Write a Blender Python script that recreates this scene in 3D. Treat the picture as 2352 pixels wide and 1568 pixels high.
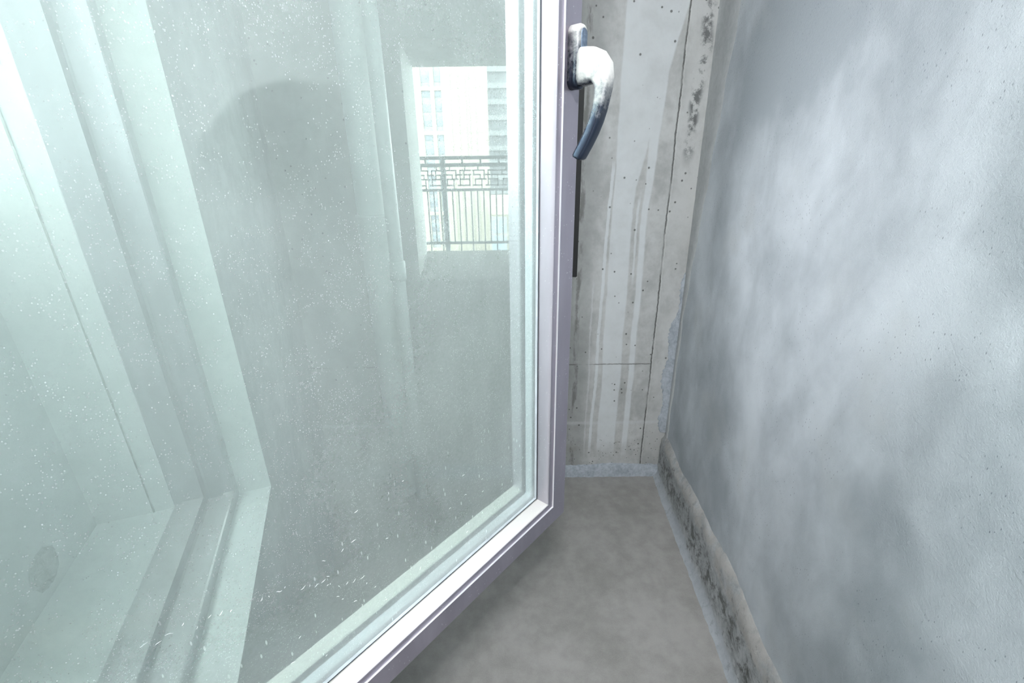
import bpy, bmesh, math, random
from mathutils import Vector, Matrix

for o in list(bpy.data.objects):
    bpy.data.objects.remove(o, do_unlink=True)
S = bpy.context.scene
C = S.collection
R = math.radians
random.seed(7)

# ------------------------------------------------------------------ camera
CAM_H = 1.35
cam = bpy.data.cameras.new('camera')
cam.lens = 16.0
cam.sensor_width = 36.0
cam.clip_start = 0.02
cam.clip_end = 600
cam_o = bpy.data.objects.new('camera', cam)
C.objects.link(cam_o)
right = Vector((0.999894514, -0.005389, -0.013488))
down_i = Vector((-0.014524, -0.370991, -0.928523))
fwd = Vector((0.0, 0.928621, -0.371030))
right.normalize(); fwd.normalize()
upv = right.cross(fwd); upv.normalize()
right = fwd.cross(upv)
m = Matrix((( right.x, upv.x, -fwd.x, 0.0),
            ( right.y, upv.y, -fwd.y, 0.0),
            ( right.z, upv.z, -fwd.z, CAM_H),
            (0, 0, 0, 1)))
cam_o.matrix_world = m
S.camera = cam_o

# ------------------------------------------------------------------ world, light, exposure
W = bpy.data.worlds.new('world')
S.world = W
W.use_nodes = True
bg = W.node_tree.nodes['Background']
bg.inputs[0].default_value = (0.91, 0.96, 1.0, 1)
bg.inputs[1].default_value = 6.0
S.view_settings.view_transform = 'Standard'
S.view_settings.look = 'None'
S.view_settings.gamma = 1.0
S.view_settings.use_curve_mapping = False
S.view_settings.exposure = 1.25
LAMP_W = 300.0     # power of the added unseen lamp, built further down


def portal(name, loc, rot, sx, sy):
    l = bpy.data.lights.new(name, 'AREA')
    l.shape = 'RECTANGLE'
    l.size = sx
    l.size_y = sy
    l.cycles.is_portal = True
    o = bpy.data.objects.new(name, l)
    C.objects.link(o)
    o.matrix_world = Matrix.Translation(loc) @ rot.to_matrix().to_4x4()
    return o


# ------------------------------------------------------------------ node helpers
class X:
    """small wrapper so that node maths can be written as expressions"""
    def __init__(self, mt, s):
        self.mt, self.s = mt, s

    def _m(self, op, *a, clamp=False):
        n = self.mt.nodes.new('ShaderNodeMath')
        n.operation = op
        n.use_clamp = clamp
        for i, v in enumerate((self,) + a):
            if isinstance(v, X):
                self.mt.links.new(v.s, n.inputs[i])
            else:
                n.inputs[i].default_value = v
        return X(self.mt, n.outputs[0])

    def __add__(self, o): return self._m('ADD', o)
    __radd__ = __add__
    def __sub__(self, o): return self._m('SUBTRACT', o)
    def __rsub__(self, o): return (self * -1.0) + o
    def __mul__(self, o): return self._m('MULTIPLY', o)
    __rmul__ = __mul__
    def __truediv__(self, o): return self._m('DIVIDE', o)
    def __rtruediv__(self, o): return (self ** -1.0) * o
    def __pow__(self, o): return self._m('POWER', o)
    def abs(self): return self._m('ABSOLUTE')
    def max(self, o): return self._m('MAXIMUM', o)
    def min(self, o): return self._m('MINIMUM', o)
    def sqrt(self): return self._m('SQRT')
    def frac(self): return self._m('FRACT')
    def clamp(self): return self._m('ADD', 0.0, clamp=True)

    def ramp(self, a, b, smooth=True):
        n = self.mt.nodes.new('ShaderNodeMapRange')
        n.interpolation_type = 'SMOOTHSTEP' if smooth else 'LINEAR'
        n.clamp = True
        lo, hi, t0, t1 = (a, b, 0.0, 1.0) if a < b else (b, a, 1.0, 0.0)
        self.mt.links.new(self.s, n.inputs[0])
        n.inputs[1].default_value = lo
        n.inputs[2].default_value = hi
        n.inputs[3].default_value = t0
        n.inputs[4].default_value = t1
        return X(self.mt, n.outputs[0])


class Mat:
    def __init__(self, name):
        self.m = bpy.data.materials.new(name)
        self.m.use_nodes = True
        self.mt = self.m.node_tree
        self.nodes, self.links = self.mt.nodes, self.mt.links
        self.b = self.nodes['Principled BSDF']
        self.out = self.nodes['Material Output']
        self.tc = self.nodes.new('ShaderNodeTexCoord')

    def coord(self, scale=(1, 1, 1), kind='Object', rot=(0, 0, 0)):
        n = self.nodes.new('ShaderNodeMapping')
        n.inputs['Scale'].default_value = scale
        n.inputs['Rotation'].default_value = rot
        self.links.new(self.tc.outputs[kind], n.inputs[0])
        return n.outputs[0]

    def xyz(self, kind='Object'):
        n = self.nodes.new('ShaderNodeSeparateXYZ')
        self.links.new(self.tc.outputs[kind], n.inputs[0])
        return [X(self.mt, n.outputs[i]) for i in range(3)]

    def normal_z(self):
        g = self.nodes.new('ShaderNodeNewGeometry')
        n = self.nodes.new('ShaderNodeSeparateXYZ')
        self.links.new(g.outputs['Normal'], n.inputs[0])
        return X(self.mt, n.outputs[2])

    def facing(self):
        g = self.nodes.new('ShaderNodeNewGeometry')
        n = self.nodes.new('ShaderNodeVectorMath')
        n.operation = 'DOT_PRODUCT'
        self.links.new(g.outputs['Normal'], n.inputs[0])
        self.links.new(g.outputs['Incoming'], n.inputs[1])
        return X(self.mt, n.outputs['Value']).abs()

    def noise(self, scale, detail=4, rough=.55, dist=0.0, map_scale=(1, 1, 1), rot=(0, 0, 0)):
        n = self.nodes.new('ShaderNodeTexNoise')
        n.inputs['Scale'].default_value = scale
        n.inputs['Detail'].default_value = detail
        n.inputs['Roughness'].default_value = rough
        n.inputs['Distortion'].default_value = dist
        self.links.new(self.coord(map_scale, rot=rot), n.inputs['Vector'])
        return X(self.mt, n.outputs['Fac'])

    def voronoi(self, scale, feature='F1', map_scale=(1, 1, 1), rand=1.0, out='Distance', rot=(0, 0, 0)):
        n = self.nodes.new('ShaderNodeTexVoronoi')
        n.feature = feature
        n.inputs['Scale'].default_value = scale
        n.inputs['Randomness'].default_value = rand
        self.links.new(self.coord(map_scale, rot=rot), n.inputs['Vector'])
        return X(self.mt, n.outputs[out])

    def mix(self, fac, a, b):
        n = self.nodes.new('ShaderNodeMix')
        n.data_type = 'RGBA'
        if isinstance(fac, X):
            self.links.new(fac.s, n.inputs[0])
        else:
            n.inputs[0].default_value = fac
        for i, v in ((6, a), (7, b)):
            if isinstance(v, tuple):
                n.inputs[i].default_value = (*v[:3], 1)
            else:
                self.links.new(v, n.inputs[i])
        return n.outputs[2]

    def set(self, name, v):
        if isinstance(v, X):
            self.links.new(v.s, self.b.inputs[name])
        elif isinstance(v, tuple):
            self.b.inputs[name].default_value = (*v[:3], 1) if len(v) == 3 else v
        elif isinstance(v, (int, float)):
            self.b.inputs[name].default_value = v
        else:
            self.links.new(v, self.b.inputs[name])
        return self

    def bump(self, h, strength=.3, dist=.002):
        n = self.nodes.new('ShaderNodeBump')
        n.inputs['Strength'].default_value = strength
        n.inputs['Distance'].default_value = dist
        self.links.new(h.s, n.inputs['Height'])
        self.links.new(n.outputs[0], self.b.inputs['Normal'])
        return self


def plain(name, col, rough=.6, metal=0.0, var=.0, scale=30, bump=0.0, spec=.5):
    M = Mat(name)
    nz = M.noise(scale, 4)
    if var:
        M.set('Base Color', M.mix(nz.ramp(.3, .7), tuple(c * (1 - var) for c in col), tuple(min(1, c * (1 + var)) for c in col)))
    else:
        M.set('Base Color', col)
    M.set('Roughness', rough).set('Metallic', metal).set('Specular IOR Level', spec)
    if bump:
        M.bump(M.noise(scale * 6, 3), bump, .002)
    return M.m


def emit(name, col, k):
    M = Mat(name)
    M.set('Base Color', (.8, .8, .8)).set('Emission Color', col).set('Emission Strength', k)
    return M.m


# ------------------------------------------------------------------ materials
def mat_right_wall():
    M = Mat('trowelled_cement')
    big = M.noise(1.7, 3, .5, .5, rot=(R(25), 0, 0), map_scale=(1, 1.1, .8))
    sweep = M.noise(3.8, 3, .48, .5, rot=(R(-38), 0, 0), map_scale=(1, 1.5, .9))
    fine = M.noise(13, 5, .62, .3, rot=(R(-25), 0, 0), map_scale=(1, 1.3, .9))
    v = (big * .56 + sweep * .34 + fine * .17)
    y, z = M.xyz()[1:]
    wy, wz = (M.noise(3.5, 4, .55) - .5) * .30, (M.noise(3.1, 4, .55, .4) - .5) * .26

    def blob(cy, cz, ry, rz):
        return ((((y + wy - cy) / ry) ** 2.0 + ((z + wz - cz) / rz) ** 2.0) ** .5).ramp(1.0, .25)
    # large smears left by the trowel: damp dark ones and dry pale ones
    v = v - blob(1.18, 1.62, .42, .24) * .16 - blob(1.30, .70, .30, .35) * .05 - blob(.62, .78, .14, .14) * .07 - blob(.60, .56, .16, .10) * .05
    v = v + blob(.66, 1.12, .26, .12) * .10 + blob(1.02, 1.28, .16, .16) * .05 + blob(.48, .92, .10, .18) * .06
    t = v.ramp(.36, .70)
    col = M.mix(t, (.355, .39, .415), (.675, .715, .75))
    warm = M.noise(5.0, 3, .5, .3).ramp(.55, .75)
    col = M.mix(warm * .35, col, (.53, .545, .535))
    grain = M.noise(420, 3, .7)
    col = M.mix(grain.ramp(.62, .80) * .28, col, (.30, .33, .36))
    col = M.mix(grain.ramp(.40, .22) * .22, col, (.76, .78, .80))
    fleck = M.voronoi(70, rot=(R(20), 0, 0), map_scale=(1, 2.4, 1)).ramp(.16, .08)
    fk = M.noise(9, 2).ramp(.42, .60)
    col = M.mix(fleck * fk * .75, col, (.14, .16, .19))
    M.set('Base Color', col).set('Roughness', .62).set('Specular IOR Level', .35)
    M.bump(grain * .6 + M.noise(160, 4, .6) * .7 + fine * .9 + sweep * 1.0, .55, .003)
    return M.m


def mat_back_wall():
    M = Mat('stained_formwork_concrete')
    x, y, z = M.xyz()
    wob = (M.noise(3.0, 3, .5, map_scale=(.3, 1, 1)) - .5) * .034
    wob2 = (M.noise(9.0, 3, .5, map_scale=(.5, 1, 1)) - .5) * .012
    jag = (M.noise(60, 4, .6) - .5) * .006
    xx = x + wob * .6 + wob2 * .8
    base = M.noise(5.5, 6, .62, .4, map_scale=(1.4, 1, .8))
    fine = M.noise(34, 5, .65)
    col = M.mix((base * .7 + fine * .3).ramp(.36, .66), (.385, .39, .378), (.56, .567, .555))
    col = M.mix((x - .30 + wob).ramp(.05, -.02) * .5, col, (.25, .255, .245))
    col = M.mix(M.noise(11, 5, .6).ramp(.55, .72) * ((z - .45).ramp(.1, -.1)) * .55, col, (.27, .265, .235))

    def band(lo, hi, soft=.004):
        a = (xx + jag * .5 - lo) if isinstance(lo, (int, float)) else (xx + jag * .5 - lo)
        b = hi - (xx + jag * .5)
        return a.ramp(-soft, soft) * b.ramp(-soft, soft)
    light = (.66, .685, .69)
    fade_bot = z.ramp(.06, .22)
    hi1 = ((z - 1.25) * .22 + .452).max(.452)
    s1 = band(.374, hi1)
    s2 = band(.484, ((z - 1.2) * .06 + .507).max(.507)) * z.ramp(1.75, 1.60)
    s3c = (z - .32) * .02 + .345
    s3 = (xx + jag - s3c).abs().ramp(.008, .004) * z.ramp(1.36, 1.30)
    s4 = (xx + jag - .470).abs().ramp(.006, .003) * z.ramp(1.25, 1.18) * z.ramp(.86, .95)
    s5 = (xx + jag * 2 - .318).abs().ramp(.005, .002) * z.ramp(.95, .85)
    stripes = s1.max(s2).max(s3).max(s4 * .8).max(s5 * .4) * fade_bot
    body = M.noise(14, 5, .6).ramp(.2, .8)
    col = M.mix(stripes * (body * .35 + .62), col, light)
    # pale cement haze to the right of the crack
    col = M.mix((x - .585 + wob).ramp(-.01, .02) * M.noise(7, 4, .6).ramp(.35, .6) * .55, col, (.56, .565, .55))
    # crack: a dark wandering line with a pale lip
    cr = x + wob * .45 + wob2 * .6 + jag * 1.2
    cc = cr - .576
    col = M.mix((cc - .004).abs().ramp(.004, .001) * .35, col, (.66, .66, .64))
    col = M.mix(cc.abs().ramp(.0034, .0012) * M.noise(5, 3, map_scale=(.1, 1, 1)).ramp(.36, .50) * .85, col, (.09, .09, .085))
    # horizontal shutter joint
    jz = (z + jag * 1.0 + wob2 * .4 - .556).abs()
    col = M.mix(jz.ramp(.0036, .001) * (x - .575).ramp(.01, -.01) * M.noise(12, 3).ramp(.35, .55) * .75, col, (.13, .13, .12))
    jz2 = (z + jag * 2 - .275).abs()
    col = M.mix(jz2.ramp(.012, .002) * .35, col, (.62, .64, .65))
    # air pits, many near the foot
    dens = z.ramp(.30, .08)
    pits = M.voronoi(75).ramp(.22, .12) * M.noise(22, 3).ramp(.44, .56) * dens
    pits2 = M.voronoi(26).ramp(.115, .07)
    col = M.mix((pits * .9).max(pits2 * .8), col, (.075, .075, .07))
    # mould blotch by the corner, high up
    mould = M.noise(26, 6, .7).ramp(.46, .60) * (x - .645 + (M.noise(8, 3) - .5) * .05 + (1.75 - z) * .06).abs().ramp(.026, .006) * z.ramp(1.30, 1.40)
    col = M.mix(mould * .85, col, (.10, .105, .105))
    # dirt line along the window edge
    dl = (x - .262 + wob * .3 + jag * 2).abs().ramp(.014, .004) * M.noise(20, 5, .7, map_scale=(1, 1, .3)).ramp(.45, .6)
    col = M.mix(dl * .7, col, (.13, .13, .12))
    M.set('Base Color', col).set('Roughness', .72).set('Specular IOR Level', .3)
    M.bump(fine * 1.0 + M.noise(140, 3) * .4 - pits * 2 - pits2 * 1.5 + stripes * .6 - cc.abs().ramp(.004, .001) * 2, .5, .003)
    return M.m


def mat_floor():
    M = Mat('smooth_concrete_floor')
    a = M.noise(3.2, 5, .6, .3)
    b = M.noise(22, 5, .6)
    c = M.noise(300, 2, .6)
    col = M.mix((a * .6 + b * .4).ramp(.34, .66), (.265, .256, .24), (.38, .368, .348))
    col = M.mix(M.noise(7, 5, .65, .5).ramp(.62, .74) * .30, col, (.22, .21, .20))
    col = M.mix(c.ramp(.35, .7) * .12, col, (.5, .49, .47))
    scr = M.voronoi(9, 'DISTANCE_TO_EDGE', map_scale=(1, .5, 1)).ramp(.006, .001) * M.noise(4, 2).ramp(.60, .66)
    col = M.mix(scr * .35, col, (.15, .145, .14))
    M.set('Base Color', col).set('Roughness', .58).set('Specular IOR Level', .4)
    M.bump(b * 1.0 + c * .3, .22, .003)
    return M.m


def mat_plinth():
    M = Mat('mouldy_cement_plinth')
    x, y, z = M.xyz()
    n = M.noise(13, 6, .68, .5)
    f = M.noise(60, 5, .68)
    col = M.mix((n * .6 + f * .4).ramp(.35, .65), (.30, .315, .315), (.50, .515, .52))
    zz = z + (M.noise(9, 4, .6) - .5) * .06
    col = M.mix(zz.ramp(.155, .18) * M.noise(16, 5, .65).ramp(.35, .60) * .65, col, (.47, .445, .41))
    mould = M.noise(20, 7, .75, .4).ramp(.46, .60) * zz.ramp(.05, .085) * zz.ramp(.175, .135)
    col = M.mix(mould * .85, col, (.105, .11, .10))
    mould2 = M.noise(38, 6, .7).ramp(.55, .66) * zz.ramp(.25, .15)
    col = M.mix(mould2 * .7, col, (.12, .12, .11))
    col = M.mix(zz.ramp(.05, .02) * .6, col, (.44, .475, .51))
    M.set('Base Color', col).set('Roughness', .8).set('Specular IOR Level', .25)
    M.bump(f * 1.4 + n * 2, .7, .004)
    return M.m


def mat_mortar():
    M = Mat('blue_grey_mortar')
    n = M.noise(24, 6, .65, .4)
    f = M.noise(90, 4, .65)
    col = M.mix((n * .6 + f * .4).ramp(.35, .65), (.31, .345, .38), (.49, .53, .57))
    col = M.mix(M.noise(50, 5, .7).ramp(.62, .72) * .6, col, (.16, .17, .18))
    M.set('Base Color', col).set('Roughness', .8).set('Specular IOR Level', .25)
    M.bump(f + n * 2, .7, .004)
    return M.m


def mat_concrete(name, lo, hi, scale=4.0):
    M = Mat(name)
    a = M.noise(scale, 6, .6, .4)
    b = M.noise(scale * 8, 5, .65)
    col = M.mix((a * .6 + b * .4).ramp(.34, .66), lo, hi)
    M.set('Base Color', col).set('Roughness', .75).set('Specular IOR Level', .3)
    M.bump(b + a, .4, .003)
    return M.m


def mat_sash(name, col, dust_amount, rough=.34, metal=.55):
    M = Mat(name)
    up = M.normal_z()
    spk = M.voronoi(260).ramp(.20, .10) * M.noise(60, 2).ramp(.5, .6)
    cl = M.noise(18, 4, .6, map_scale=(1, 1, .25))
    c = M.mix(cl.ramp(.3, .7), tuple(v * .90 for v in col), tuple(min(1, v * 1.08) for v in col))
    dusty = up.ramp(.25, .8) * dust_amount
    c = M.mix(dusty, c, (.74, .715, .685))
    c = M.mix(spk * .55, c, (.88, .88, .88))
    M.set('Base Color', c)
    M.set('Metallic', dusty * -metal + metal)
    M.set('Roughness', dusty * .35 + cl * .12 + (rough - .06))
    M.bump(M.noise(500, 2), .06, .0006)
    return M.m


def mat_handle(name, lever):
    M = Mat(name)
    up = M.normal_z()
    n = M.noise(70, 5, .65, .6)
    f = M.noise(420, 2, .6)
    x, y, z = M.xyz()
    if lever:   # thick dust on the neck and upper grip, rubbed off lower down
        d = (up * .55 + .12 + (n - .5) * 1.3 + (f - .5) * .35 + (z - .537) * 14.0 + (y + .03) * 4.0).ramp(.0, .95)
    else:
        d = (up * 1.1 + .42 + (n - .5) * 1.3 + (f - .5) * .4 + (z - .600) * 5.0).ramp(.05, .95)
    c = M.mix(d, (.04, .05, .075), (.56, .55, .525))
    M.set('Base Color', c)
    M.set('Metallic', d * -.85 + .85)
    M.set('Roughness', d * .55 + .22)
    return M.m


def mat_glass(name, dust, tint=(.94, .972, .955)):
    """thin-walled glass; 'dust' scales the film of building dust on its face"""
    M = Mat(name)
    nt, L = M.nodes, M.links
    x, y, z = M.xyz()
    tr = nt.new('ShaderNodeBsdfTransparent')
    tr.inputs[0].default_value = (*tint, 1)
    gl = nt.new('ShaderNodeBsdfGlossy')
    gl.inputs['Color'].default_value = (1, 1, 1, 1)
    gl.inputs['Roughness'].default_value = .015
    fr = (1.0 - M.facing()) ** 5.0 * .96 + .04
    clean = nt.new('ShaderNodeMixShader')
    L.new(fr.s, clean.inputs[0]); L.new(tr.outputs[0], clean.inputs[1]); L.new(gl.outputs[0], clean.inputs[2])
    if dust <= 0:
        L.new(clean.outputs[0], M.out.inputs['Surface'])
        return M.m
    df = nt.new('ShaderNodeBsdfDiffuse'); df.inputs[0].default_value = (.80, .83, .822, 1)
    tl = nt.new('ShaderNodeBsdfTranslucent'); tl.inputs[0].default_value = (.80, .83, .822, 1)
    du = nt.new('ShaderNodeMixShader'); du.inputs[0].default_value = .5
    L.new(df.outputs[0], du.inputs[1]); L.new(tl.outputs[0], du.inputs[2])
    if dust < .5:      # far face: a thin even film
        fin = nt.new('ShaderNodeMixShader'); fin.inputs[0].default_value = .22 * dust
        L.new(clean.outputs[0], fin.inputs[1]); L.new(du.outputs[0], fin.inputs[2])
        L.new(fin.outputs[0], M.out.inputs['Surface'])
        return M.m
    cloud = M.noise(5.0, 3, .55, .3)
    streak = M.noise(16, 2, .6, map_scale=(1.6, 1, .35))
    mottle = M.noise(240, 3, .75)
    spk = M.voronoi(620, map_scale=(1, 1, .8)).ramp(.30, .16) * M.noise(70, 2).ramp(.40, .58)
    spk2 = M.voronoi(190, map_scale=(1, 1, .7)).ramp(.09, .05)
    lint = M.voronoi(150, map_scale=(1, 1, .28), rot=(0, R(-38), 0)).ramp(.13, .07) * z.ramp(.28, .10)
    # arc: a round patch where the film is thinner
    r = ((x + .296) ** 2.0 + (z - .470) ** 2.0).sqrt()
    arc = (r + (M.noise(40, 3) - .5) * .006).ramp(.084, .079) * (x + .30).ramp(.06, -.02) * (z + x * .4 - .32).ramp(.0, .06)
    # dust settles thicker along the lower edge
    foot = (z - .048).ramp(.035, .0)
    thick = (z - x * .9 - .62).ramp(.0, .75)     # denser towards the upper hinge corner, to put in the bright veil of light
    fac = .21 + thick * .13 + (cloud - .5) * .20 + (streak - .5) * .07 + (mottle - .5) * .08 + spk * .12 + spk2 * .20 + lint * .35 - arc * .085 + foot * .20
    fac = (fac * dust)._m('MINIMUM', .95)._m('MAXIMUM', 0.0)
    # a scattering film hides more the more obliquely light crosses it
    fac = 1.0 - (1.0 - fac) ** (1.0 / M.facing().max(.12)) 
    fin = nt.new('ShaderNodeMixShader')
    L.new(fac.s, fin.inputs[0]); L.new(clean.outputs[0], fin.inputs[1]); L.new(du.outputs[0], fin.inputs[2])
    L.new(fin.outputs[0], M.out.inputs['Surface'])
    return M.m


def mat_spacer():
    M = Mat('perforated_spacer')
    x, y, z = M.xyz()
    # two rows of tiny vent holes 6 mm apart, on both the upright and the level bars
    def dots(u):
        k = (u / .006).frac() - .5
        v = ((y - .031).abs() - .0028) / .006
        return (k * k + v * v).sqrt().ramp(.14, .08)
    M.set('Base Color', M.mix(dots(x).max(dots(z)), (.66, .72, .76), (.95, .97, .98)))
    M.set('Metallic', .35).set('Roughness', .4)
    return M.m


MT = {
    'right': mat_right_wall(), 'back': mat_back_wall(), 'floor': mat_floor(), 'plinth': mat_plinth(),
    'mortar': mat_mortar(),
    'conc': mat_concrete('grey_concrete', (.17, .18, .18), (.27, .28, .28)),
    'conc_dark': mat_concrete('dark_concrete', (.22, .235, .24), (.36, .375, .38)),
    'strip': mat_concrete('smooth_cement_strip', (.40, .415, .415), (.50, .515, .515), 8),
    'plug': mat_concrete('cement_plug', (.44, .46, .455), (.60, .62, .61), 30),
    'pale': mat_concrete('pale_concrete', (.70, .725, .72), (.80, .82, .815), 3),
    'ceil': mat_concrete('raw_ceiling_concrete', (.17, .175, .175), (.25, .255, .255), 3),
    'sash': mat_sash('mauve_grey_aluminium', (.36, .33, .385), .25, .34, .75),
    'bead': mat_sash('dusty_bead_sky_reflection', (.60, .575, .63), 1.0, .38, .45),  # paler base carries the sky's reflection; cream on upward faces is dust
    'ridge': plain('ridge_highlight', (.92, .91, .93), .28, .6),  # near-white base stands in for the highlight along the ridge
    'cap': plain('scuffed_chrome_cap', (.20, .25, .33), .3, .8, var=.25, scale=300),
    'caulk': plain('grey_caulk', (.42, .43, .42), .7, var=.2, scale=60),
    'lint': plain('white_lint', (.85, .86, .85), .8),
    'frame': mat_sash('fixed_frame_aluminium', (.44, .45, .48), .3),
    'handle': mat_handle('dusty_chrome_lever', True), 'rose': mat_handle('dusty_chrome_plate', False),
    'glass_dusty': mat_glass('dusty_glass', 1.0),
    'glass_light': mat_glass('lightly_dusty_glass', .25, (.845, .89, .868)),
    'glass_tint': mat_glass('green_tinted_glass', 0, (.845, .89, .868)),
    'glass': mat_glass('clear_glass', 0),
    'spacer': mat_spacer(),
    'gasket': plain('grey_rubber_gasket', (.50, .54, .57), .5, var=.1),
    'gasket_dark': plain('black_rubber_gasket', (.035, .045, .055), .5),
    'dark': plain('matte_black', (.018, .018, .018), .6),
    'pipe': plain('dusty_white_plastic_pipe', (.78, .81, .81), .45, var=.05, scale=9),
    'iron': plain('dark_painted_iron', (.055, .065, .065), .55, var=.2),
    'cream': plain('cream_facade', (.21, .19, .148), .8, var=.03, scale=.2),
    'cream_line': plain('facade_joint', (.16, .148, .12), .8),
    'grey_facade': plain('grey_facade', (.11, .115, .123), .8, var=.05, scale=.2),
    'pale_facade': plain('pale_grey_facade', (.17, .175, .182), .8, var=.04, scale=.2),
    'bpane': plain('tower_window_glass', (.08, .092, .112), .25, var=.25, scale=.9),
    'bpane2': plain('blue_window_glass', (.125, .16, .187), .25, var=.15, scale=.5),
    'added_lamp_glow': emit('added_lamp_diffuser', (.95, .97, 1.0), 3.0),
    'ground': plain('street_ground', (.24, .25, .24), .9, var=.2, scale=.05),
}


# ------------------------------------------------------------------ object helpers
def tag(o, label=None, cat=None, group=None, kind=None):
    if label: o['label'] = label
    if cat: o['category'] = cat
    if group: o['group'] = group
    if kind: o['kind'] = kind
    return o


def link(name, bm, mat, parent=None, smooth=False, loc=None, rotz=0.0):
    me = bpy.data.meshes.new(name)
    bmesh.ops.recalc_face_normals(bm, faces=bm.faces)
    bm.to_mesh(me)
    bm.free()
    if smooth:
        for p in me.polygons:
            p.use_smooth = True
    mats = mat if isinstance(mat, list) else [mat]
    for q in mats:
        me.materials.append(MT[q])
    o = bpy.data.objects.new(name, me)
    C.objects.link(o)
    if parent is not None:
        o.parent = parent
    if loc is not None:
        o.location = loc
        o.rotation_euler.z = rotz
    return o


def empty(name, loc, rotz=0.0):
    o = bpy.data.objects.new(name, None)
    o.empty_display_size = .05
    C.objects.link(o)
    o.location = loc
    o.rotation_euler.z = rotz
    return o


def box(bm, x0, x1, y0, y1, z0, z1):
    vs = [bm.verts.new((x, y, z)) for z in (z0, z1) for y in (y0, y1) for x in (x0, x1)]
    for f in ((0, 2, 3, 1), (4, 5, 7, 6), (0, 1, 5, 4), (2, 6, 7, 3), (0, 4, 6, 2), (1, 3, 7, 5)):
        bm.faces.new([vs[i] for i in f])
    return vs


def bevel(bm, w, seg=2):
    bmesh.ops.bevel(bm, geom=list(bm.edges), offset=w, segments=seg, affect='EDGES', profile=.5)


def one_box(name, mat, dims, parent=None, bev=0.0, **k):
    bm = bmesh.new()
    box(bm, *dims)
    if bev:
        bevel(bm, bev)
    return link(name, bm, mat, parent, **k)


def tube(bm, path, radii, seg=24, close=True):
    rings = []
    n = len(path)
    for i, p in enumerate(path):
        p = Vector(p)
        t = (Vector(path[min(i + 1, n - 1)]) - Vector(path[max(i - 1, 0)])).normalized()
        a = t.orthogonal().normalized() if i == 0 else (rings_a - t * rings_a.dot(t)).normalized()
        rings_a = a
        b = t.cross(a)
        rings.append([bm.verts.new(p + (a * math.cos(2 * math.pi * k / seg) + b * math.sin(2 * math.pi * k / seg)) * radii[i]) for k in range(seg)])
    for i in range(n - 1):
        for k in range(seg):
            bm.faces.new((rings[i][k], rings[i][(k + 1) % seg], rings[i + 1][(k + 1) % seg], rings[i + 1][k]))
    if close:
        bm.faces.new(rings[0])
        bm.faces.new(rings[-1])


def lathe(bm, prof, cx, cy, seg=28):
    """prof: (radius, z) from the foot up"""
    rings = [[bm.verts.new((cx + r * math.cos(2 * math.pi * k / seg), cy + r * math.sin(2 * math.pi * k / seg), z)) for k in range(seg)] for r, z in prof]
    for i in range(len(prof) - 1):
        for k in range(seg):
            bm.faces.new((rings[i][k], rings[i][(k + 1) % seg], rings[i + 1][(k + 1) % seg], rings[i + 1][k]))
    bm.faces.new(rings[0])
    bm.faces.new(rings[-1])


# ------------------------------------------------------------------ the room (origin under the camera, floor at z = 0)
BACK_Y, BACK_T = 1.717, .353
RW_P, RW_A = Vector((.674, BACK_Y)), R(3.6)                # right wall: a point and its bearing
ROOM_TOP, NEAR_Y = 2.62, -1.25
OX0, OX1, OZ0, OZ1 = -.35, .250, .926, 1.715               # opening in the back wall


def rwx(y):
    return RW_P.x + (y - RW_P.y) * math.tan(RW_A)


bm = bmesh.new()
box(bm, -2.4, 1.0, -1.5, BACK_Y + .02, -.14, 0)
tag(link('floor', bm, 'floor'), 'smooth grey-brown concrete floor of the narrow room', kind='structure')

# back wall with its splayed window opening
bm = bmesh.new()
y0, y1 = BACK_Y, BACK_Y + BACK_T
fx = [-2.4, OX0, OX1, 1.0]
fz = [-.14, OZ0, OZ1, ROOM_TOP]
bx = [-2.4, OX0 - .028, OX1 + .02, 1.0]
bz = [-.14, OZ0 + .044, OZ1 - .022, ROOM_TOP]
F = [[bm.verts.new((x, y0, z)) for x in fx] for z in fz]
B = [[bm.verts.new((x, y1, z)) for x in bx] for z in bz]
for j in range(3):
    for i in range(3):
        if i == 1 and j == 1:
            continue
        bm.faces.new((F[j][i], F[j][i + 1], F[j + 1][i + 1], F[j + 1][i]))
        bm.faces.new((B[j][i], B[j + 1][i], B[j + 1][i + 1], B[j][i + 1]))
ring = ((1, 1), (1, 2), (2, 2), (2, 1))
for k in range(4):
    a, b = ring[k], ring[(k + 1) % 4]
    bm.faces.new((F[a[0]][a[1]], F[b[0]][b[1]], B[b[0]][b[1]], B[a[0]][a[1]]))
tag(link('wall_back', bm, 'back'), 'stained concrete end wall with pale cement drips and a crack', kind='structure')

# right wall: a slab on its own bearing
bm = bmesh.new()
p = [(rwx(NEAR_Y - .5), NEAR_Y - .5), (rwx(BACK_Y + .1), BACK_Y + .1)]
q = [(1.0, BACK_Y + .1), (1.0, NEAR_Y - .5)]
lo = [bm.verts.new((x, y, -.14)) for x, y in p + q]
hi = [bm.verts.new((x, y, ROOM_TOP)) for x, y in p + q]
bm.faces.new(lo); bm.faces.new(hi)
for k in range(4):
    bm.faces.new((lo[k], lo[(k + 1) % 4], hi[(k + 1) % 4], hi[k]))
tag(link('wall_right', bm, 'right'), 'mottled blue-grey trowelled cement wall beside the open sash', kind='structure')

# near wall behind the camera with a small high opening, sized to limit daylight
bm = bmesh.new()
NX0, NX1, NZ0, NZ1 = -.85, -.20, 2.10, 2.50
for d in ((-2.4, NX0, -.14, ROOM_TOP), (NX1, 1.0, -.14, ROOM_TOP), (NX0, NX1, -.14, NZ0), (NX0, NX1, NZ1, ROOM_TOP)):
    box(bm, d[0], d[1], NEAR_Y - .2, NEAR_Y, d[2], d[3])
tag(link('wall_near', bm, 'conc'), 'concrete wall with a small high opening sized to limit daylight', kind='structure')

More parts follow.
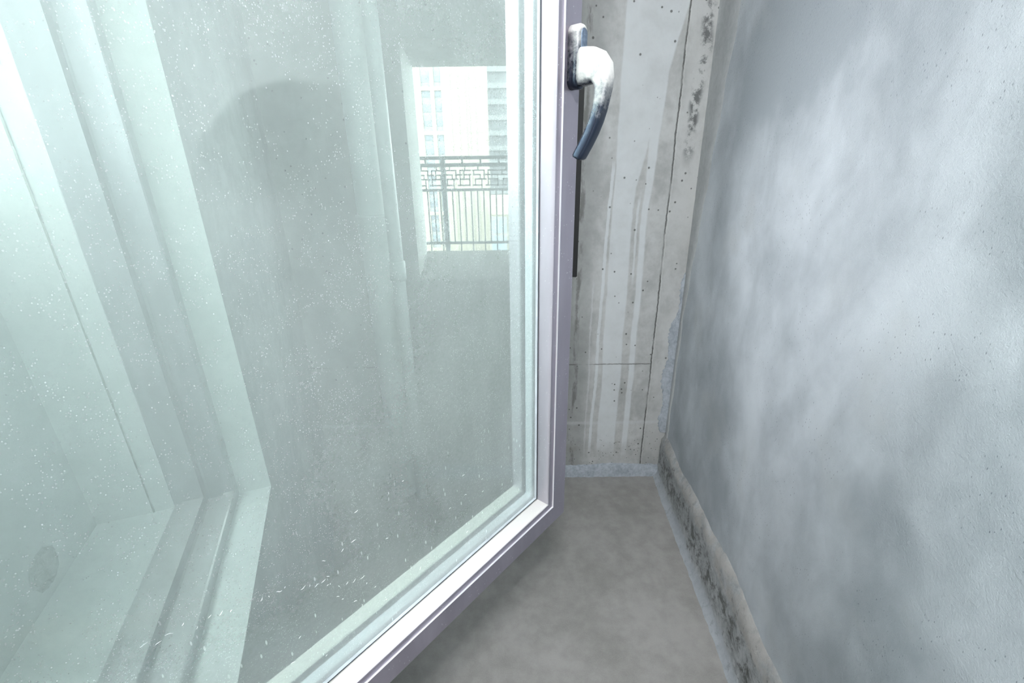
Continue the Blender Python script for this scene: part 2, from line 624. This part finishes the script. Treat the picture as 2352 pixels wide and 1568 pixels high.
# left wall, built in the window's own frame: x along the wall, y outwards, z up
HINGE = Vector((-.32648, .07855, 0))
LW_ROT = R(110.5)
LA0, LA1, LZ0, LZ1 = -.045, .612, .795, 2.125              # clear concrete opening
LY0, LY1 = -.097, .165
bm = bmesh.new()
for d in ((-.16, LA0, -.14, ROOM_TOP), (LA1, 1.95, -.14, ROOM_TOP), (LA0, LA1, -.14, LZ0), (LA0, LA1, LZ1, ROOM_TOP)):
    box(bm, d[0], d[1], LY0, LY1, d[2], d[3])
lwo = tag(link('wall_left', bm, ['pale', 'conc_dark'], loc=HINGE, rotz=LW_ROT), 'grey wall holding the window that the sash swings from', kind='structure')

for p_ in lwo.data.polygons:
    p_.material_index = 1 if p_.normal.y < -.9 else 0  # room side darker, reveals and outer faces paler, by face direction
bm = bmesh.new()
box(bm, -.32, -.16, LY0, 1.35, -.14, ROOM_TOP)
tag(link('wall_return', bm, 'conc', loc=HINGE, rotz=LW_ROT), 'concrete return wall running out from the hinge side of the window', kind='structure')

# ceiling: follows the left wall so that the space outside the window stays open to the sky
lwm = Matrix.Translation(HINGE) @ Matrix.Rotation(LW_ROT, 4, 'Z')
pts = [lwm @ Vector(v) for v in ((1.95, LY1, 0), (-.32, LY1, 0), (-.32, 1.35, 0))]
pts += [Vector((-1.7, NEAR_Y - .2, 0)), Vector((1.0, NEAR_Y - .2, 0)), Vector((1.0, BACK_Y + BACK_T, 0)), Vector((-1.06, BACK_Y + BACK_T, 0))]
bm = bmesh.new()
lo = [bm.verts.new((v.x, v.y, ROOM_TOP)) for v in pts]
hi = [bm.verts.new((v.x, v.y, ROOM_TOP + .14)) for v in pts]
bm.faces.new(lo); bm.faces.new(hi)
for k in range(len(pts)):
    bm.faces.new((lo[k], lo[(k + 1) % len(pts)], hi[(k + 1) % len(pts)], hi[k]))
tag(link('ceiling', bm, 'ceil'), 'raw concrete ceiling above the room', kind='structure')

# outer parapet seen through the opened window
bm = bmesh.new()
box(bm, -.16, LA1 + .3, LY1, LY1 + .12, -.3, 1.335)
par = tag(link('wall_parapet', bm, 'pale', loc=HINGE, rotz=LW_ROT), 'pale rendered parapet wall just outside the window', kind='structure')
bm = bmesh.new()   # plugged tie hole: a raised rough ring and a sunken plug
cx, cz = .478, .836
seg = 28
rad = [.0, .010, .0165, .0205, .0235, .028]
hgt = [.0012, .0016, .0008, .0022, .0024, .0]
rings = []
for j, (r_, h_) in enumerate(zip(rad[1:], hgt[1:])):
    rr = []
    for k in range(seg):
        a = 2 * math.pi * k / seg
        w_ = 1 + random.uniform(-.09, .09)
        rr.append(bm.verts.new((cx + r_ * w_ * math.cos(a) * 1.15, LY1 - h_ * random.uniform(.7, 1.3) - .0002, cz + r_ * w_ * math.sin(a))))
    rings.append(rr)
c0 = bm.verts.new((cx, LY1 - .0012, cz))
for k in range(seg):
    bm.faces.new((c0, rings[0][k], rings[0][(k + 1) % seg]))
    for j in range(len(rings) - 1):
        bm.faces.new((rings[j][k], rings[j + 1][k], rings[j + 1][(k + 1) % seg], rings[j][(k + 1) % seg]))
tag(link('tie_hole_plug', bm, 'plug', par), 'rough round cement plug')

# ---------------------------------------------------------------- plinth and mortar trims
bm = bmesh.new()
prof = [(.000, .232), (.004, .226), (.012, .215), (.019, .203), (.0225, .19), (.0235, .165), (.024, .13), (.0235, .095), (.0245, .06), (.026, .03), (.031, .012), (.040, .001), (.046, -.004)]
rows = []
N = 150
for i in range(N + 1):
    y = NEAR_Y + (BACK_Y - .004 - NEAR_Y) * i / N
    wv = .011 * math.sin(y * 7.3 + .6) + .007 * math.sin(y * 19 + 2) + random.uniform(-.0035, .0035)
    sw = 1 + .10 * math.sin(y * 5.1) + random.uniform(-.05, .05)
    top = .208 + .026 * max(0, min(1, (1.72 - y) / .35))
    row = []
    for j, (o_, z_) in enumerate(prof):
        zz = z_ * top / .232 + (wv if j < 4 else wv * .4 if j < 7 else 0)
        oo = o_ * sw * (.72 if j < 10 else 1.0 - .1) + (random.uniform(-.0016, .0016) if 0 < j < 11 else 0)
        row.append(bm.verts.new((rwx(y) - oo + (.003 if j == 0 else 0), y, zz)))
    rows.append(row)
for i in range(N):
    for j in range(len(prof) - 1):
        bm.faces.new((rows[i][j], rows[i][j + 1], rows[i + 1][j + 1], rows[i + 1][j]))
tag(link('baseboard_right', bm, 'plinth', smooth=True), 'rough mouldy cement plinth along the foot of the right wall', kind='structure')

bm = bmesh.new()   # mortar fillet along the foot of the end wall
rows = []
N = 120
x_a, x_b = -.80, .66
for i in range(N + 1):
    x = x_a + (x_b - x_a) * i / N
    h = .058 + .004 * math.sin(x * 17) + random.uniform(-.003, .003)
    dpt = .016 + random.uniform(-.002, .002)
    rows.append([bm.verts.new((x, BACK_Y - o_, z_)) for o_, z_ in ((-.003, h), (.004, h - .001), (dpt * .8, h - .008), (dpt, h * .5), (dpt + .002, .006), (dpt + .004, -.003))])
for i in range(N):
    for j in range(5):
        bm.faces.new((rows[i][j], rows[i][j + 1], rows[i + 1][j + 1], rows[i + 1][j]))
tag(link('trim_1', bm, 'mortar', smooth=True), 'blue-grey mortar fillet along the foot of the end wall', kind='structure')

bm = bmesh.new()   # smeared mortar in the corner
rows = []
N = 110
for i in range(N + 1):
    t = i / N
    z = .225 + (1.02 - .225) * t
    wd = .044 * math.sin(math.pi * min(1, t * .9 + .18)) ** .6 * (1 - .75 * t ** 4) + .008 * math.sin(t * 24) + random.uniform(-.004, .004)
    wd = max(.004, wd)
    xr = .676
    rows.append([bm.verts.new((xr - a * wd, BACK_Y - o_, z)) for a, o_ in ((0, .009), (.35, .0075), (.75, .006), (.95, .004), (1.0, -.002))])
for i in range(N):
    for j in range(4):
        bm.faces.new((rows[i][j], rows[i][j + 1], rows[i + 1][j + 1], rows[i + 1][j]))
tag(link('trim_2', bm, 'mortar', smooth=True), 'smeared blue-grey mortar in the corner of the end wall', kind='structure')

bm = bmesh.new()   # thin cement bead running up the whole corner
rows = []
N = 120
for i in range(N + 1):
    z = .20 + (ROOM_TOP - .20) * i / N
    wd = .006 + .010 * max(0, min(1, (z - .9) / .9)) + random.uniform(-.001, .001)
    k_ = max(0, min(1, (z - .80) / .95))
    ext = .035 + .135 * k_ + .006 * math.sin(z * 31) + random.uniform(-.003, .003)
    ys_ = (BACK_Y - .006, BACK_Y - ext * .5, BACK_Y - ext * .93, BACK_Y - ext)
    rows.append([bm.verts.new((.674 - wd * .5, BACK_Y + .001, z))] + [bm.verts.new((rwx(y_) - o_, y_, z)) for y_, o_ in zip(ys_, (.0045, .0035, .0030, -.002))])
for i in range(N):
    for j in range(4):
        bm.faces.new((rows[i][j], rows[i][j + 1], rows[i + 1][j + 1], rows[i + 1][j]))
tag(link('trim_3', bm, 'strip', smooth=True), 'smooth grey cement strip running up the room corner', kind='structure')

# ---------------------------------------------------------------- window in the end wall: black strip along the right jamb
bm = bmesh.new()
box(bm, OX1 - .022, OX1 + .003, BACK_Y - .004, BACK_Y + .05, OZ0 + .003, OZ1)
bevel(bm, .0015, 1)
w1 = tag(link('window_1', bm, 'dark'), 'black strip on the jamb of the end wall window', kind='structure')

# ---------------------------------------------------------------- fixed frame of the near window
w2 = empty('window_2', HINGE, LW_ROT)
tag(w2, 'fixed grey aluminium frame of the side window, grooved on the inside', kind='structure')
FP = [(-.004, -.045), (.022, -.045), (.024, -.043), (.024, -.029), (.010, -.027), (.008, -.024), (.008, -.004), (.010, -.001), (.026, .000),
      (.026, .031), (.012, .034), (.012, .048), (.010, .050), (-.004, .050)]      # (height above the reveal, outward)


def frame_members(parent, prof, x0, x1, z0, z1, mat, names, sides='BTLR', smooth=False):
    """four mitred bars around a rectangle; prof is a closed loop of (inset, y)"""
    out = {}
    for s, nm in zip(sides, names):
        bm = bmesh.new()
        A, Bv = [], []
        for t, y in prof:
            if s == 'B': a, b = (x0 + t, y, z0 + t), (x1 - t, y, z0 + t)
            elif s == 'T': a, b = (x0 + t, y, z1 - t), (x1 - t, y, z1 - t)
            elif s == 'L': a, b = (x0 + t, y, z0 + t), (x0 + t, y, z1 - t)
            else: a, b = (x1 - t, y, z0 + t), (x1 - t, y, z1 - t)
            A.append(bm.verts.new(a)); Bv.append(bm.verts.new(b))
        n = len(prof)
        for k in range(n):
            bm.faces.new((A[k], A[(k + 1) % n], Bv[(k + 1) % n], Bv[k]))
        bm.faces.new(A); bm.faces.new(Bv)
        out[s] = link(nm, bm, mat, parent, smooth=smooth)
    return out


frame_members(w2, FP, LA0, LA1, LZ0, LZ1, 'frame', ('sill_bar', 'head_bar', 'jamb_bar', 'jamb_bar'))

for (x0, x1, z0, z1) in ((LA1 - .0010, LA1 + .001, LZ0, LZ1),):
    one_box('caulk_joint', 'caulk', (x0, x1, .0835, .0860, z0, z1), w2)

# ---------------------------------------------------------------- the opened sash
SASH_ROT = R(49.5)
SW, SH = .62, 1.25
sash = empty('window_sash', (.076175, .55, .848), SASH_ROT)
tag(sash, 'opened mauve-grey aluminium window sash with dusty double glazing and lever handle', 'window sash')
PF = [(0, .0016), (.0004, .0006), (.0016, 0), (.0316, 0), (.0321, -.0011), (.0328, -.0014), (.0334, -.0011), (.0339, 0), (.0408, .0003),
      (.0410, .0020), (.0430, .0200), (.0434, .0600), (.012, .060), (.012, .0165), (0, .0165)]
frame_members(sash, PF, -SW, 0, 0, SH, 'sash', ('bottom_rail', 'top_rail', 'stile', 'stile'))
PB = [(.0404, .0016), (.0406, .0004), (.0420, .0005), (.0432, .0013), (.0443, .0034), (.0452, .0068), (.0459, .0112), (.0463, .0155), (.0464, .0185), (.0425, .0185)]
beads = frame_members(sash, PB, -SW, 0, 0, SH, 'bead', ('glazing_bead',) * 4, smooth=True)
for b_ in beads.values():
    tag(b_, 'dusty rounded glazing bead, base paled for the sky reflection')
PR = [(.0318, .0002), (.0320, -.0012), (.0325, -.0020), (.0331, -.0020), (.0336, -.0012), (.0338, .0002)]
for b_ in frame_members(sash, PR, -SW, 0, 0, SH, 'ridge', ('highlight_ridge',) * 4).values():
    tag(b_, 'thin metal ridge with its highlight put into the colour')
PG = [(.0440, .0180), (.0478, .0180), (.0486, .0188), (.0486, .0206), (.0440, .0206)]
frame_members(sash, PG, -SW, 0, 0, SH, 'gasket', ('gasket',) * 4)
PG2 = [(.0467, .0175), (.0474, .0172), (.0474, .0181), (.0467, .0181)]
frame_members(sash, PG2, -SW, 0, 0, SH, 'gasket_dark', ('gasket_lip',) * 4)
PSP = [(.0380, .0255), (.0488, .0255), (.0492, .0265), (.0492, .0355), (.0488, .0365), (.0380, .0365)]
sp = frame_members(sash, PSP, -SW, 0, 0, SH, 'spacer', ('spacer_bar',) * 4)
for b_ in sp.values():
    tag(b_, 'perforated pale metal spacer between the panes')
POB = [(.0420, .0420), (.0500, .0425), (.0510, .0440), (.0500, .0600), (.0420, .0600)]
frame_members(sash, POB, -SW, 0, 0, SH, 'bead', ('outer_bead',) * 4)


def pane(name, y0, y1, mats, front_idx):
    bm = bmesh.new()
    box(bm, -SW + .040, -.040, y0, y1, .040, SH - .040)
    o = link(name, bm, mats, sash)
    for p_ in o.data.polygons:
        p_.material_index = 0
        if front_idx == 'f' and p_.normal.y < -.9: p_.material_index = 1
        if front_idx == 'b' and p_.normal.y > .9: p_.material_index = 1
    return o


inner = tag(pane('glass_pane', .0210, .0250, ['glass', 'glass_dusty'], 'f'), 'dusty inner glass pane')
pane('glass_pane', .0370, .0410, ['glass_tint', 'glass_light'], 'b')

# fibres and plaster crumbs stuck to the dusty face
bm = bmesh.new()
seeds = [(-.372 + i * .0062 + random.uniform(-.002, .002), .170 - i * .0050 + random.uniform(-.003, .003)) for i in range(9)]
seeds += [(-.402 + i * .006, .184 - i * .002 + random.uniform(-.002, .002)) for i in range(4)]
seeds += [(-.474 + i * .0075 + random.uniform(-.002, .002), .207 - i * .0025 + random.uniform(-.006, .006)) for i in range(8)]
seeds += [(random.uniform(-.40, -.15), random.uniform(.075, .22)) for _ in range(26)]
for sx, sz in seeds:
    ln = random.uniform(.0008, .0026)
    a = random.uniform(-.5, .9)
    pth = []
    for q in range(5):
        pth.append((sx, .0207, sz))
        a += random.uniform(-.7, .7)
        sx += math.cos(a) * ln * .5
        sz += math.sin(a) * ln * .5
    tube(bm, pth, [.00010, .00022, .00028, .00020, .00008], 5)
tag(link('lint', bm, 'lint', inner), 'white fibres and crumbs stuck to the glass', kind='stuff')

# handle: rose plate, cap line, lever
handle = empty('handle', (0, 0, 0))
handle.parent = sash
ZB = -.848 + CAM_H    # camera level in sash coordinates


def rounded_slab(bm, s0, s1, z0, z1, y_front, y_back, r, rf):
    """upright rounded plate with a softened front edge"""
    loops = []
    steps = [(0.0, y_back), (0.0, y_front + rf), (rf * .3, y_front + rf * .3), (rf, y_front)]
    for ins, y in steps:
        rr = max(r - ins, .0005)
        pts = []
        for (cx_, cz_, a0) in ((s1 - r, z1 - r, 0), (s0 + r, z1 - r, 90), (s0 + r, z0 + r, 180), (s1 - r, z0 + r, 270)):
            for k in range(7):
                a = R(a0 + 90 * k / 6)
                pts.append(bm.verts.new((cx_ + rr * math.cos(a), y, cz_ + rr * math.sin(a))))
        loops.append(pts)
    n = len(loops[0])
    for i in range(len(loops) - 1):
        for k in range(n):
            bm.faces.new((loops[i][k], loops[i][(k + 1) % n], loops[i + 1][(k + 1) % n], loops[i + 1][k]))
    bm.faces.new(loops[0]); bm.faces.new(loops[-1])


bm = bmesh.new()
rounded_slab(bm, -.0252, -.0068, ZB + .066, ZB + .1235, -.0125, .0005, .0085, .003)
rose = tag(link('rose_plate', bm, 'rose', handle, smooth=True), 'dusty rounded backplate of the handle')
bm = bmesh.new()
rounded_slab(bm, -.0205, -.0098, ZB + .090, ZB + .1195, -.0133, -.0115, .0050, .0005)
link('cover_cap', bm, 'cap', rose, smooth=True)

# lever: rounded-rectangle section swept along the grip
LV = [  # s, out, z, half width, half depth(in the plane of the curve), tangent (out, z)
    (-.0160, .0110, .0855, .0090, .0175, (1, 0)), (-.0160, .0150, .0856, .0090, .0172, (1, 0)),
    (-.0160, .0200, .0858, .0090, .0166, (1, 0)), (-.0160, .0265, .0856, .0089, .0158, (1, -.05)),
    (-.0162, .0320, .0835, .0088, .0145, (1, -.35)), (-.0166, .0362, .0785, .0087, .0122, (.8, -.8)),
    (-.0172, .0384, .0715, .0086, .0094, (.35, -1)), (-.0180, .0390, .0640, .0085, .0076, (0, -1)),
    (-.0192, .0386, .0550, .0084, .0067, (-.1, -1)), (-.0208, .0374, .0450, .0083, .0063, (-.2, -1)),
    (-.0228, .0354, .0350, .0082, .0061, (-.28, -1)), (-.0252, .0324, .0250, .0081, .0060, (-.36, -1)),
    (-.0280, .0286, .0150, .0080, .0059, (-.42, -1)), (-.0308, .0244, .0055, .0079, .0058, (-.46, -1)),
    (-.0318, .0228, .0020, .0078, .0057, (-.48, -1)), (-.0323, .0221, .0004, .0068, .0048, (-.48, -1))]
bm = bmesh.new()
loops = []
for s_, o_, z_, hw, hd, (to, tz) in LV:
    l_ = math.hypot(to, tz)
    no, nz_ = -tz / l_, to / l_          # normal in the (out, z) plane
    pts = []
    for k in range(28):
        a = 2 * math.pi * k / 28
        ca, sa = math.cos(a), math.sin(a)
        e = .52
        u = math.copysign(abs(ca) ** e, ca) * hw
        v = math.copysign(abs(sa) ** e, sa) * hd
        pts.append(bm.verts.new((s_ + u, -(o_ + no * v), ZB + z_ + nz_ * v)))
    loops.append(pts)
for i in range(len(loops) - 1):
    for k in range(28):
        bm.faces.new((loops[i][k], loops[i][(k + 1) % 28], loops[i + 1][(k + 1) % 28], loops[i + 1][k]))
bm.faces.new(loops[0]); bm.faces.new(loops[-1])
tag(link('lever', bm, 'handle', handle, smooth=True), 'curved chrome lever, dusty above and rubbed dark below')

# hinges between sash and fixed frame
for hz in (.18, SH - .18):
    bm = bmesh.new()
    lathe(bm, [(.0065, hz - .045), (.0075, hz - .043), (.0075, hz + .043), (.0065, hz + .045)], -SW - .004, .006, 16)
    box(bm, -SW - .004, -SW + .014, .004, .010, hz - .04, hz + .04)
    link('hinge', bm, 'sash', sash)

# ---------------------------------------------------------------- pipes in the corner
px, py = -.478, 1.632
p1 = empty('drain_pipe', (px, py, 0))
tag(p1, 'thick white plastic drain pipe standing on the floor behind the glass', 'pipe')
bm = bmesh.new(); lathe(bm, [(.050, .0), (.050, ROOM_TOP)], 0, 0, 32)
link('pipe_body', bm, 'pipe', p1, smooth=False)
for z_ in (1.12,):
    bm = bmesh.new(); lathe(bm, [(.0505, z_ - .062), (.0545, z_ - .058), (.0545, z_ + .052), (.0565, z_ + .054), (.0565, z_ + .060), (.0505, z_ + .062)], 0, 0, 32)
    link('coupling', bm, 'pipe', p1)
p2 = empty('condensate_pipe', (-.401, 1.592, 0))
tag(p2, 'thin white plastic pipe standing against the thick drain pipe', 'pipe')
bm = bmesh.new(); lathe(bm, [(.0235, .0), (.0235, ROOM_TOP)], 0, 0, 24)
link('pipe_body', bm, 'pipe', p2)
bm = bmesh.new(); lathe(bm, [(.024, .955), (.0285, .958), (.0285, 1.022), (.024, 1.025)], 0, 0, 24)
link('coupling', bm, 'pipe', p2)
for o in list(p1.children) + list(p2.children):
    for p_ in o.data.polygons:
        p_.use_smooth = abs(p_.normal.z) < .5

# ---------------------------------------------------------------- balcony and railing outside the end wall
RY = 4.40
bm = bmesh.new()
box(bm, -2.6, 2.2, BACK_Y + BACK_T, RY + .18, .18, .40)
tag(link('trim_4', bm, 'conc'), 'grey balcony slab edge below the iron railing', kind='structure')
bm = bmesh.new()
box(bm, -2.6, 2.2, BACK_Y + BACK_T, RY + .30, 2.17, 2.40)  # unseen slab added overhead to shade the sill and railing
tag(link('trim_5', bm, 'conc'), 'unseen concrete slab added over the balcony to shade the sill', kind='structure')
rail = empty('balcony_railing', (0, RY, .40))
tag(rail, 'dark iron balcony railing with a fretwork band', 'railing')


def bar(name, x0, x1, z0, z1, dy=.012, bev=.002):
    return one_box(name, 'iron', (x0, x1, -dy, dy, z0 - .40, z1 - .40), rail, bev)


RX0, RX1 = -1.66, 1.30
bar('top_rail', RX0, RX1, 1.356, 1.386, .022, .004)
bar('upper_rail', RX0, RX1, 1.295, 1.327, .012)
bar('middle_rail', RX0, RX1, 1.086, 1.110, .014)
bar('bottom_rail', RX0, RX1, .606, .632, .014)
for x in (-1.62, -.598, .424, 1.27):
    bar('post', x - .021, x + .021, .40, 1.356, .021, .003)
x = RX0 + .04
k = 0
xs = []
while x < RX1 - .02:
    near = min(abs(x - q) for q in (-1.62, -.598, .424, 1.27))
    if near > .035:
        xs.append(x)
    x += .0575
for i, x in enumerate(xs):
    bar('baluster', x - .006, x + .006, .40 if i % 2 == 0 else .62, 1.098, .006, .001)
# fretwork panels between middle and upper rail: interlocking key figure, 0.255 m pitch
FR = [  # x0, x1, z0, z1 as fractions of the panel
    (.02, .46, .80, .86), (.56, .98, .80, .86), (.04, .30, .60, .66), (.40, .66, .60, .66), (.72, .98, .60, .66),
    (.10, .52, .40, .47), (.58, .94, .40, .47), (.02, .36, .12, .19), (.48, .94, .12, .19),
    (.05, .09, .60, .86), (.28, .32, .40, .66), (.42, .46, .40, .86), (.56, .60, .12, .86), (.70, .74, .40, .86),
    (.90, .94, .12, .66), (.33, .37, .00, .47), (.10, .14, .12, .47), (.74, .78, .86, 1.0), (.20, .24, .86, 1.0)]
pw = .2555
x = -1.62
while x < 1.2:
    for (a, b, c, d_) in FR:
        one_box('fret_bar', 'iron', (x + a * pw, x + b * pw, -.006, .006, 1.108 + c * .189 - .40, 1.108 + d_ * .189 - .40), rail)
    x += pw
for i in range(18):
    xx = RX0 + .08 + i * .165
    one_box('rail_spacer', 'iron', (xx - .008, xx + .008, -.008, .008, 1.325 - .40, 1.358 - .40), rail)

# ---------------------------------------------------------------- towers across the street (about 130 m away)
K = 3.25
TY = 130.0
GZ = -42.0


def part(name, mat, parent, dims, **k):
    return one_box(name, mat, dims, parent, **k)


tw = empty('apartment_tower', (-14.9, TY, GZ))
tag(tw, 'cream apartment tower with ribbed facade and two window strips', 'building')
TH = 42 + 62


def lz(z): return z - GZ            # heights above the street
def lx(x): return x + 14.9


part('wall', 'cream', tw, (lx(-34), lx(-5.9), .8, 16, 0, TH))
for x0, x1 in ((-25.2, -22.0), (-19.75, -18.7), (-16.95, -5.9)):
    part('facade_panel', 'cream', tw, (lx(x0), lx(x1), 0, .8, 0, TH))
for x in (-14.6, -12.6, -10.75, -9.9, -8.3):
    part('facade_rib', 'cream_line', tw, (lx(x) - .09, lx(x) + .09, -.12, .02, 0, TH))
for z in (-22, -12.2, -2.0, 8.0, 18.2, 28.2, 38, 48):
    part('floor_band', 'cream', tw, (lx(-25.2), lx(-16.9), -.06, .5, lz(z - .45), lz(z + .45)))
    part('facade_joint', 'cream_line', tw, (lx(-16.9), lx(-5.9), -.03, .02, lz(z - .08), lz(z + .08)))
z = -24.0
while z < 52:
    for (x0, x1) in ((-22.0, -19.75), (-18.7, -16.95)):
        w_ = part('window', 'pale_facade', tw, (lx(x0), lx(x1), .5, .82, lz(z), lz(z + 3.3)))
        for a, b, mt in ((.15, 1.35, 'bpane'), (1.55, 2.45, 'bpane2')):
            o = part('pane', mt, w_, (lx(x0) + .12, lx(x1) - .12, .42, .52, lz(z) + a, lz(z) + b))
    z += 3.36

t2 = empty('office_block', (4, TY + 35, GZ))
tag(t2, 'grey office block with pale floor bands beside the cream tower', 'building')
part('wall', 'grey_facade', t2, (-13, 22, .6, 20, 0, 100))
for i in range(22):
    z = 14 + i * 4.6
    part('floor_band', 'pale_facade', t2, (-13.2, 22.2, 0, .7, z, z + 1.5))
t3 = empty('low_rise_block', (-2, TY - 22, GZ))
tag(t3, 'low cream block with blue windows in front of the office block', 'building')
part('wall', 'cream', t3, (-2.7, 22, .4, 12, 0, 35.2))
part('parapet_band', 'cream', t3, (-2.9, 22.2, 0, .6, 31.6, 35.4))
for i in range(6):
    for j in range(3):
        f_ = part('window', 'pale_facade', t3, (-2.4 + i * 4.0, 1.2 + i * 4.0, .1, .45, 19.0 + j * 4.2, 22.7 + j * 4.2))
        part('pane', 'bpane2', f_, (-2.25 + i * 4.0, -.65 + i * 4.0, .02, .12, 19.2 + j * 4.2, 22.5 + j * 4.2))
        part('pane', 'bpane2', f_, (-.5 + i * 4.0, 1.05 + i * 4.0, .02, .12, 19.2 + j * 4.2, 22.5 + j * 4.2))
bm = bmesh.new()
box(bm, -300, 300, -200, 400, GZ - 1, GZ)
tag(link('ground', bm, 'ground'), 'grey street far below the balcony', kind='structure')

# ---------------------------------------------------------------- pendant lamp, added unseen behind the camera to brighten the room
LAMP = (-.05, -.59, 2.20)
cl = empty('added_pendant_lamp', LAMP)
tag(cl, 'white globe pendant lamp added behind the camera to brighten the room', 'lamp')
bm = bmesh.new(); bmesh.ops.create_uvsphere(bm, u_segments=32, v_segments=20, radius=.048)
link('globe', bm, 'added_lamp_glow', cl, smooth=True)
bm = bmesh.new(); lathe(bm, [(.022, .040), (.026, .050), (.024, .120), (.012, .140), (.010, .150)], 0, 0, 24)
link('lamp_holder', bm, 'pipe', cl)
bm = bmesh.new(); lathe(bm, [(.0035, .148), (.0035, ROOM_TOP - LAMP[2] - .01)], 0, 0, 10)
link('cable', bm, 'dark', cl)
bm = bmesh.new(); lathe(bm, [(.008, ROOM_TOP - LAMP[2] - .030), (.045, ROOM_TOP - LAMP[2] - .022), (.05, ROOM_TOP - LAMP[2])], 0, 0, 24)
link('ceiling_rose', bm, 'pipe', cl)
la = bpy.data.lights.new('added_lamp_light', 'POINT')
la.shadow_soft_size = .052; la.energy = LAMP_W; la.color = (.97, .98, 1.0)
lo_ = bpy.data.objects.new('added_lamp_light', la); C.objects.link(lo_)
lo_.location = LAMP

# ---------------------------------------------------------------- portals that guide daylight sampling through the real openings
from mathutils import Euler
portal('portal_end_window', Vector(((OX0 + OX1) / 2, BACK_Y + BACK_T + .02, 1.32)), Euler((R(-90), 0, 0)), .60, .74)
portal('portal_near_opening', Vector(((NX0 + NX1) / 2, NEAR_Y - .22, (NZ0 + NZ1) / 2)), Euler((R(90), 0, 0)), NX1 - NX0, NZ1 - NZ0)
lwm = Matrix.Translation(HINGE) @ Matrix.Rotation(LW_ROT, 4, 'Z')
pl = portal('portal_side_window', Vector((0, 0, 0)), Euler((0, 0, 0)), 1, 1)
pl.data.size, pl.data.size_y = LA1 - LA0, LZ1 - LZ0
pl.matrix_world = lwm @ Matrix.Translation(((LA0 + LA1) / 2, LY1 - .02, (LZ0 + LZ1) / 2)) @ Matrix.Rotation(R(-90), 4, 'X')
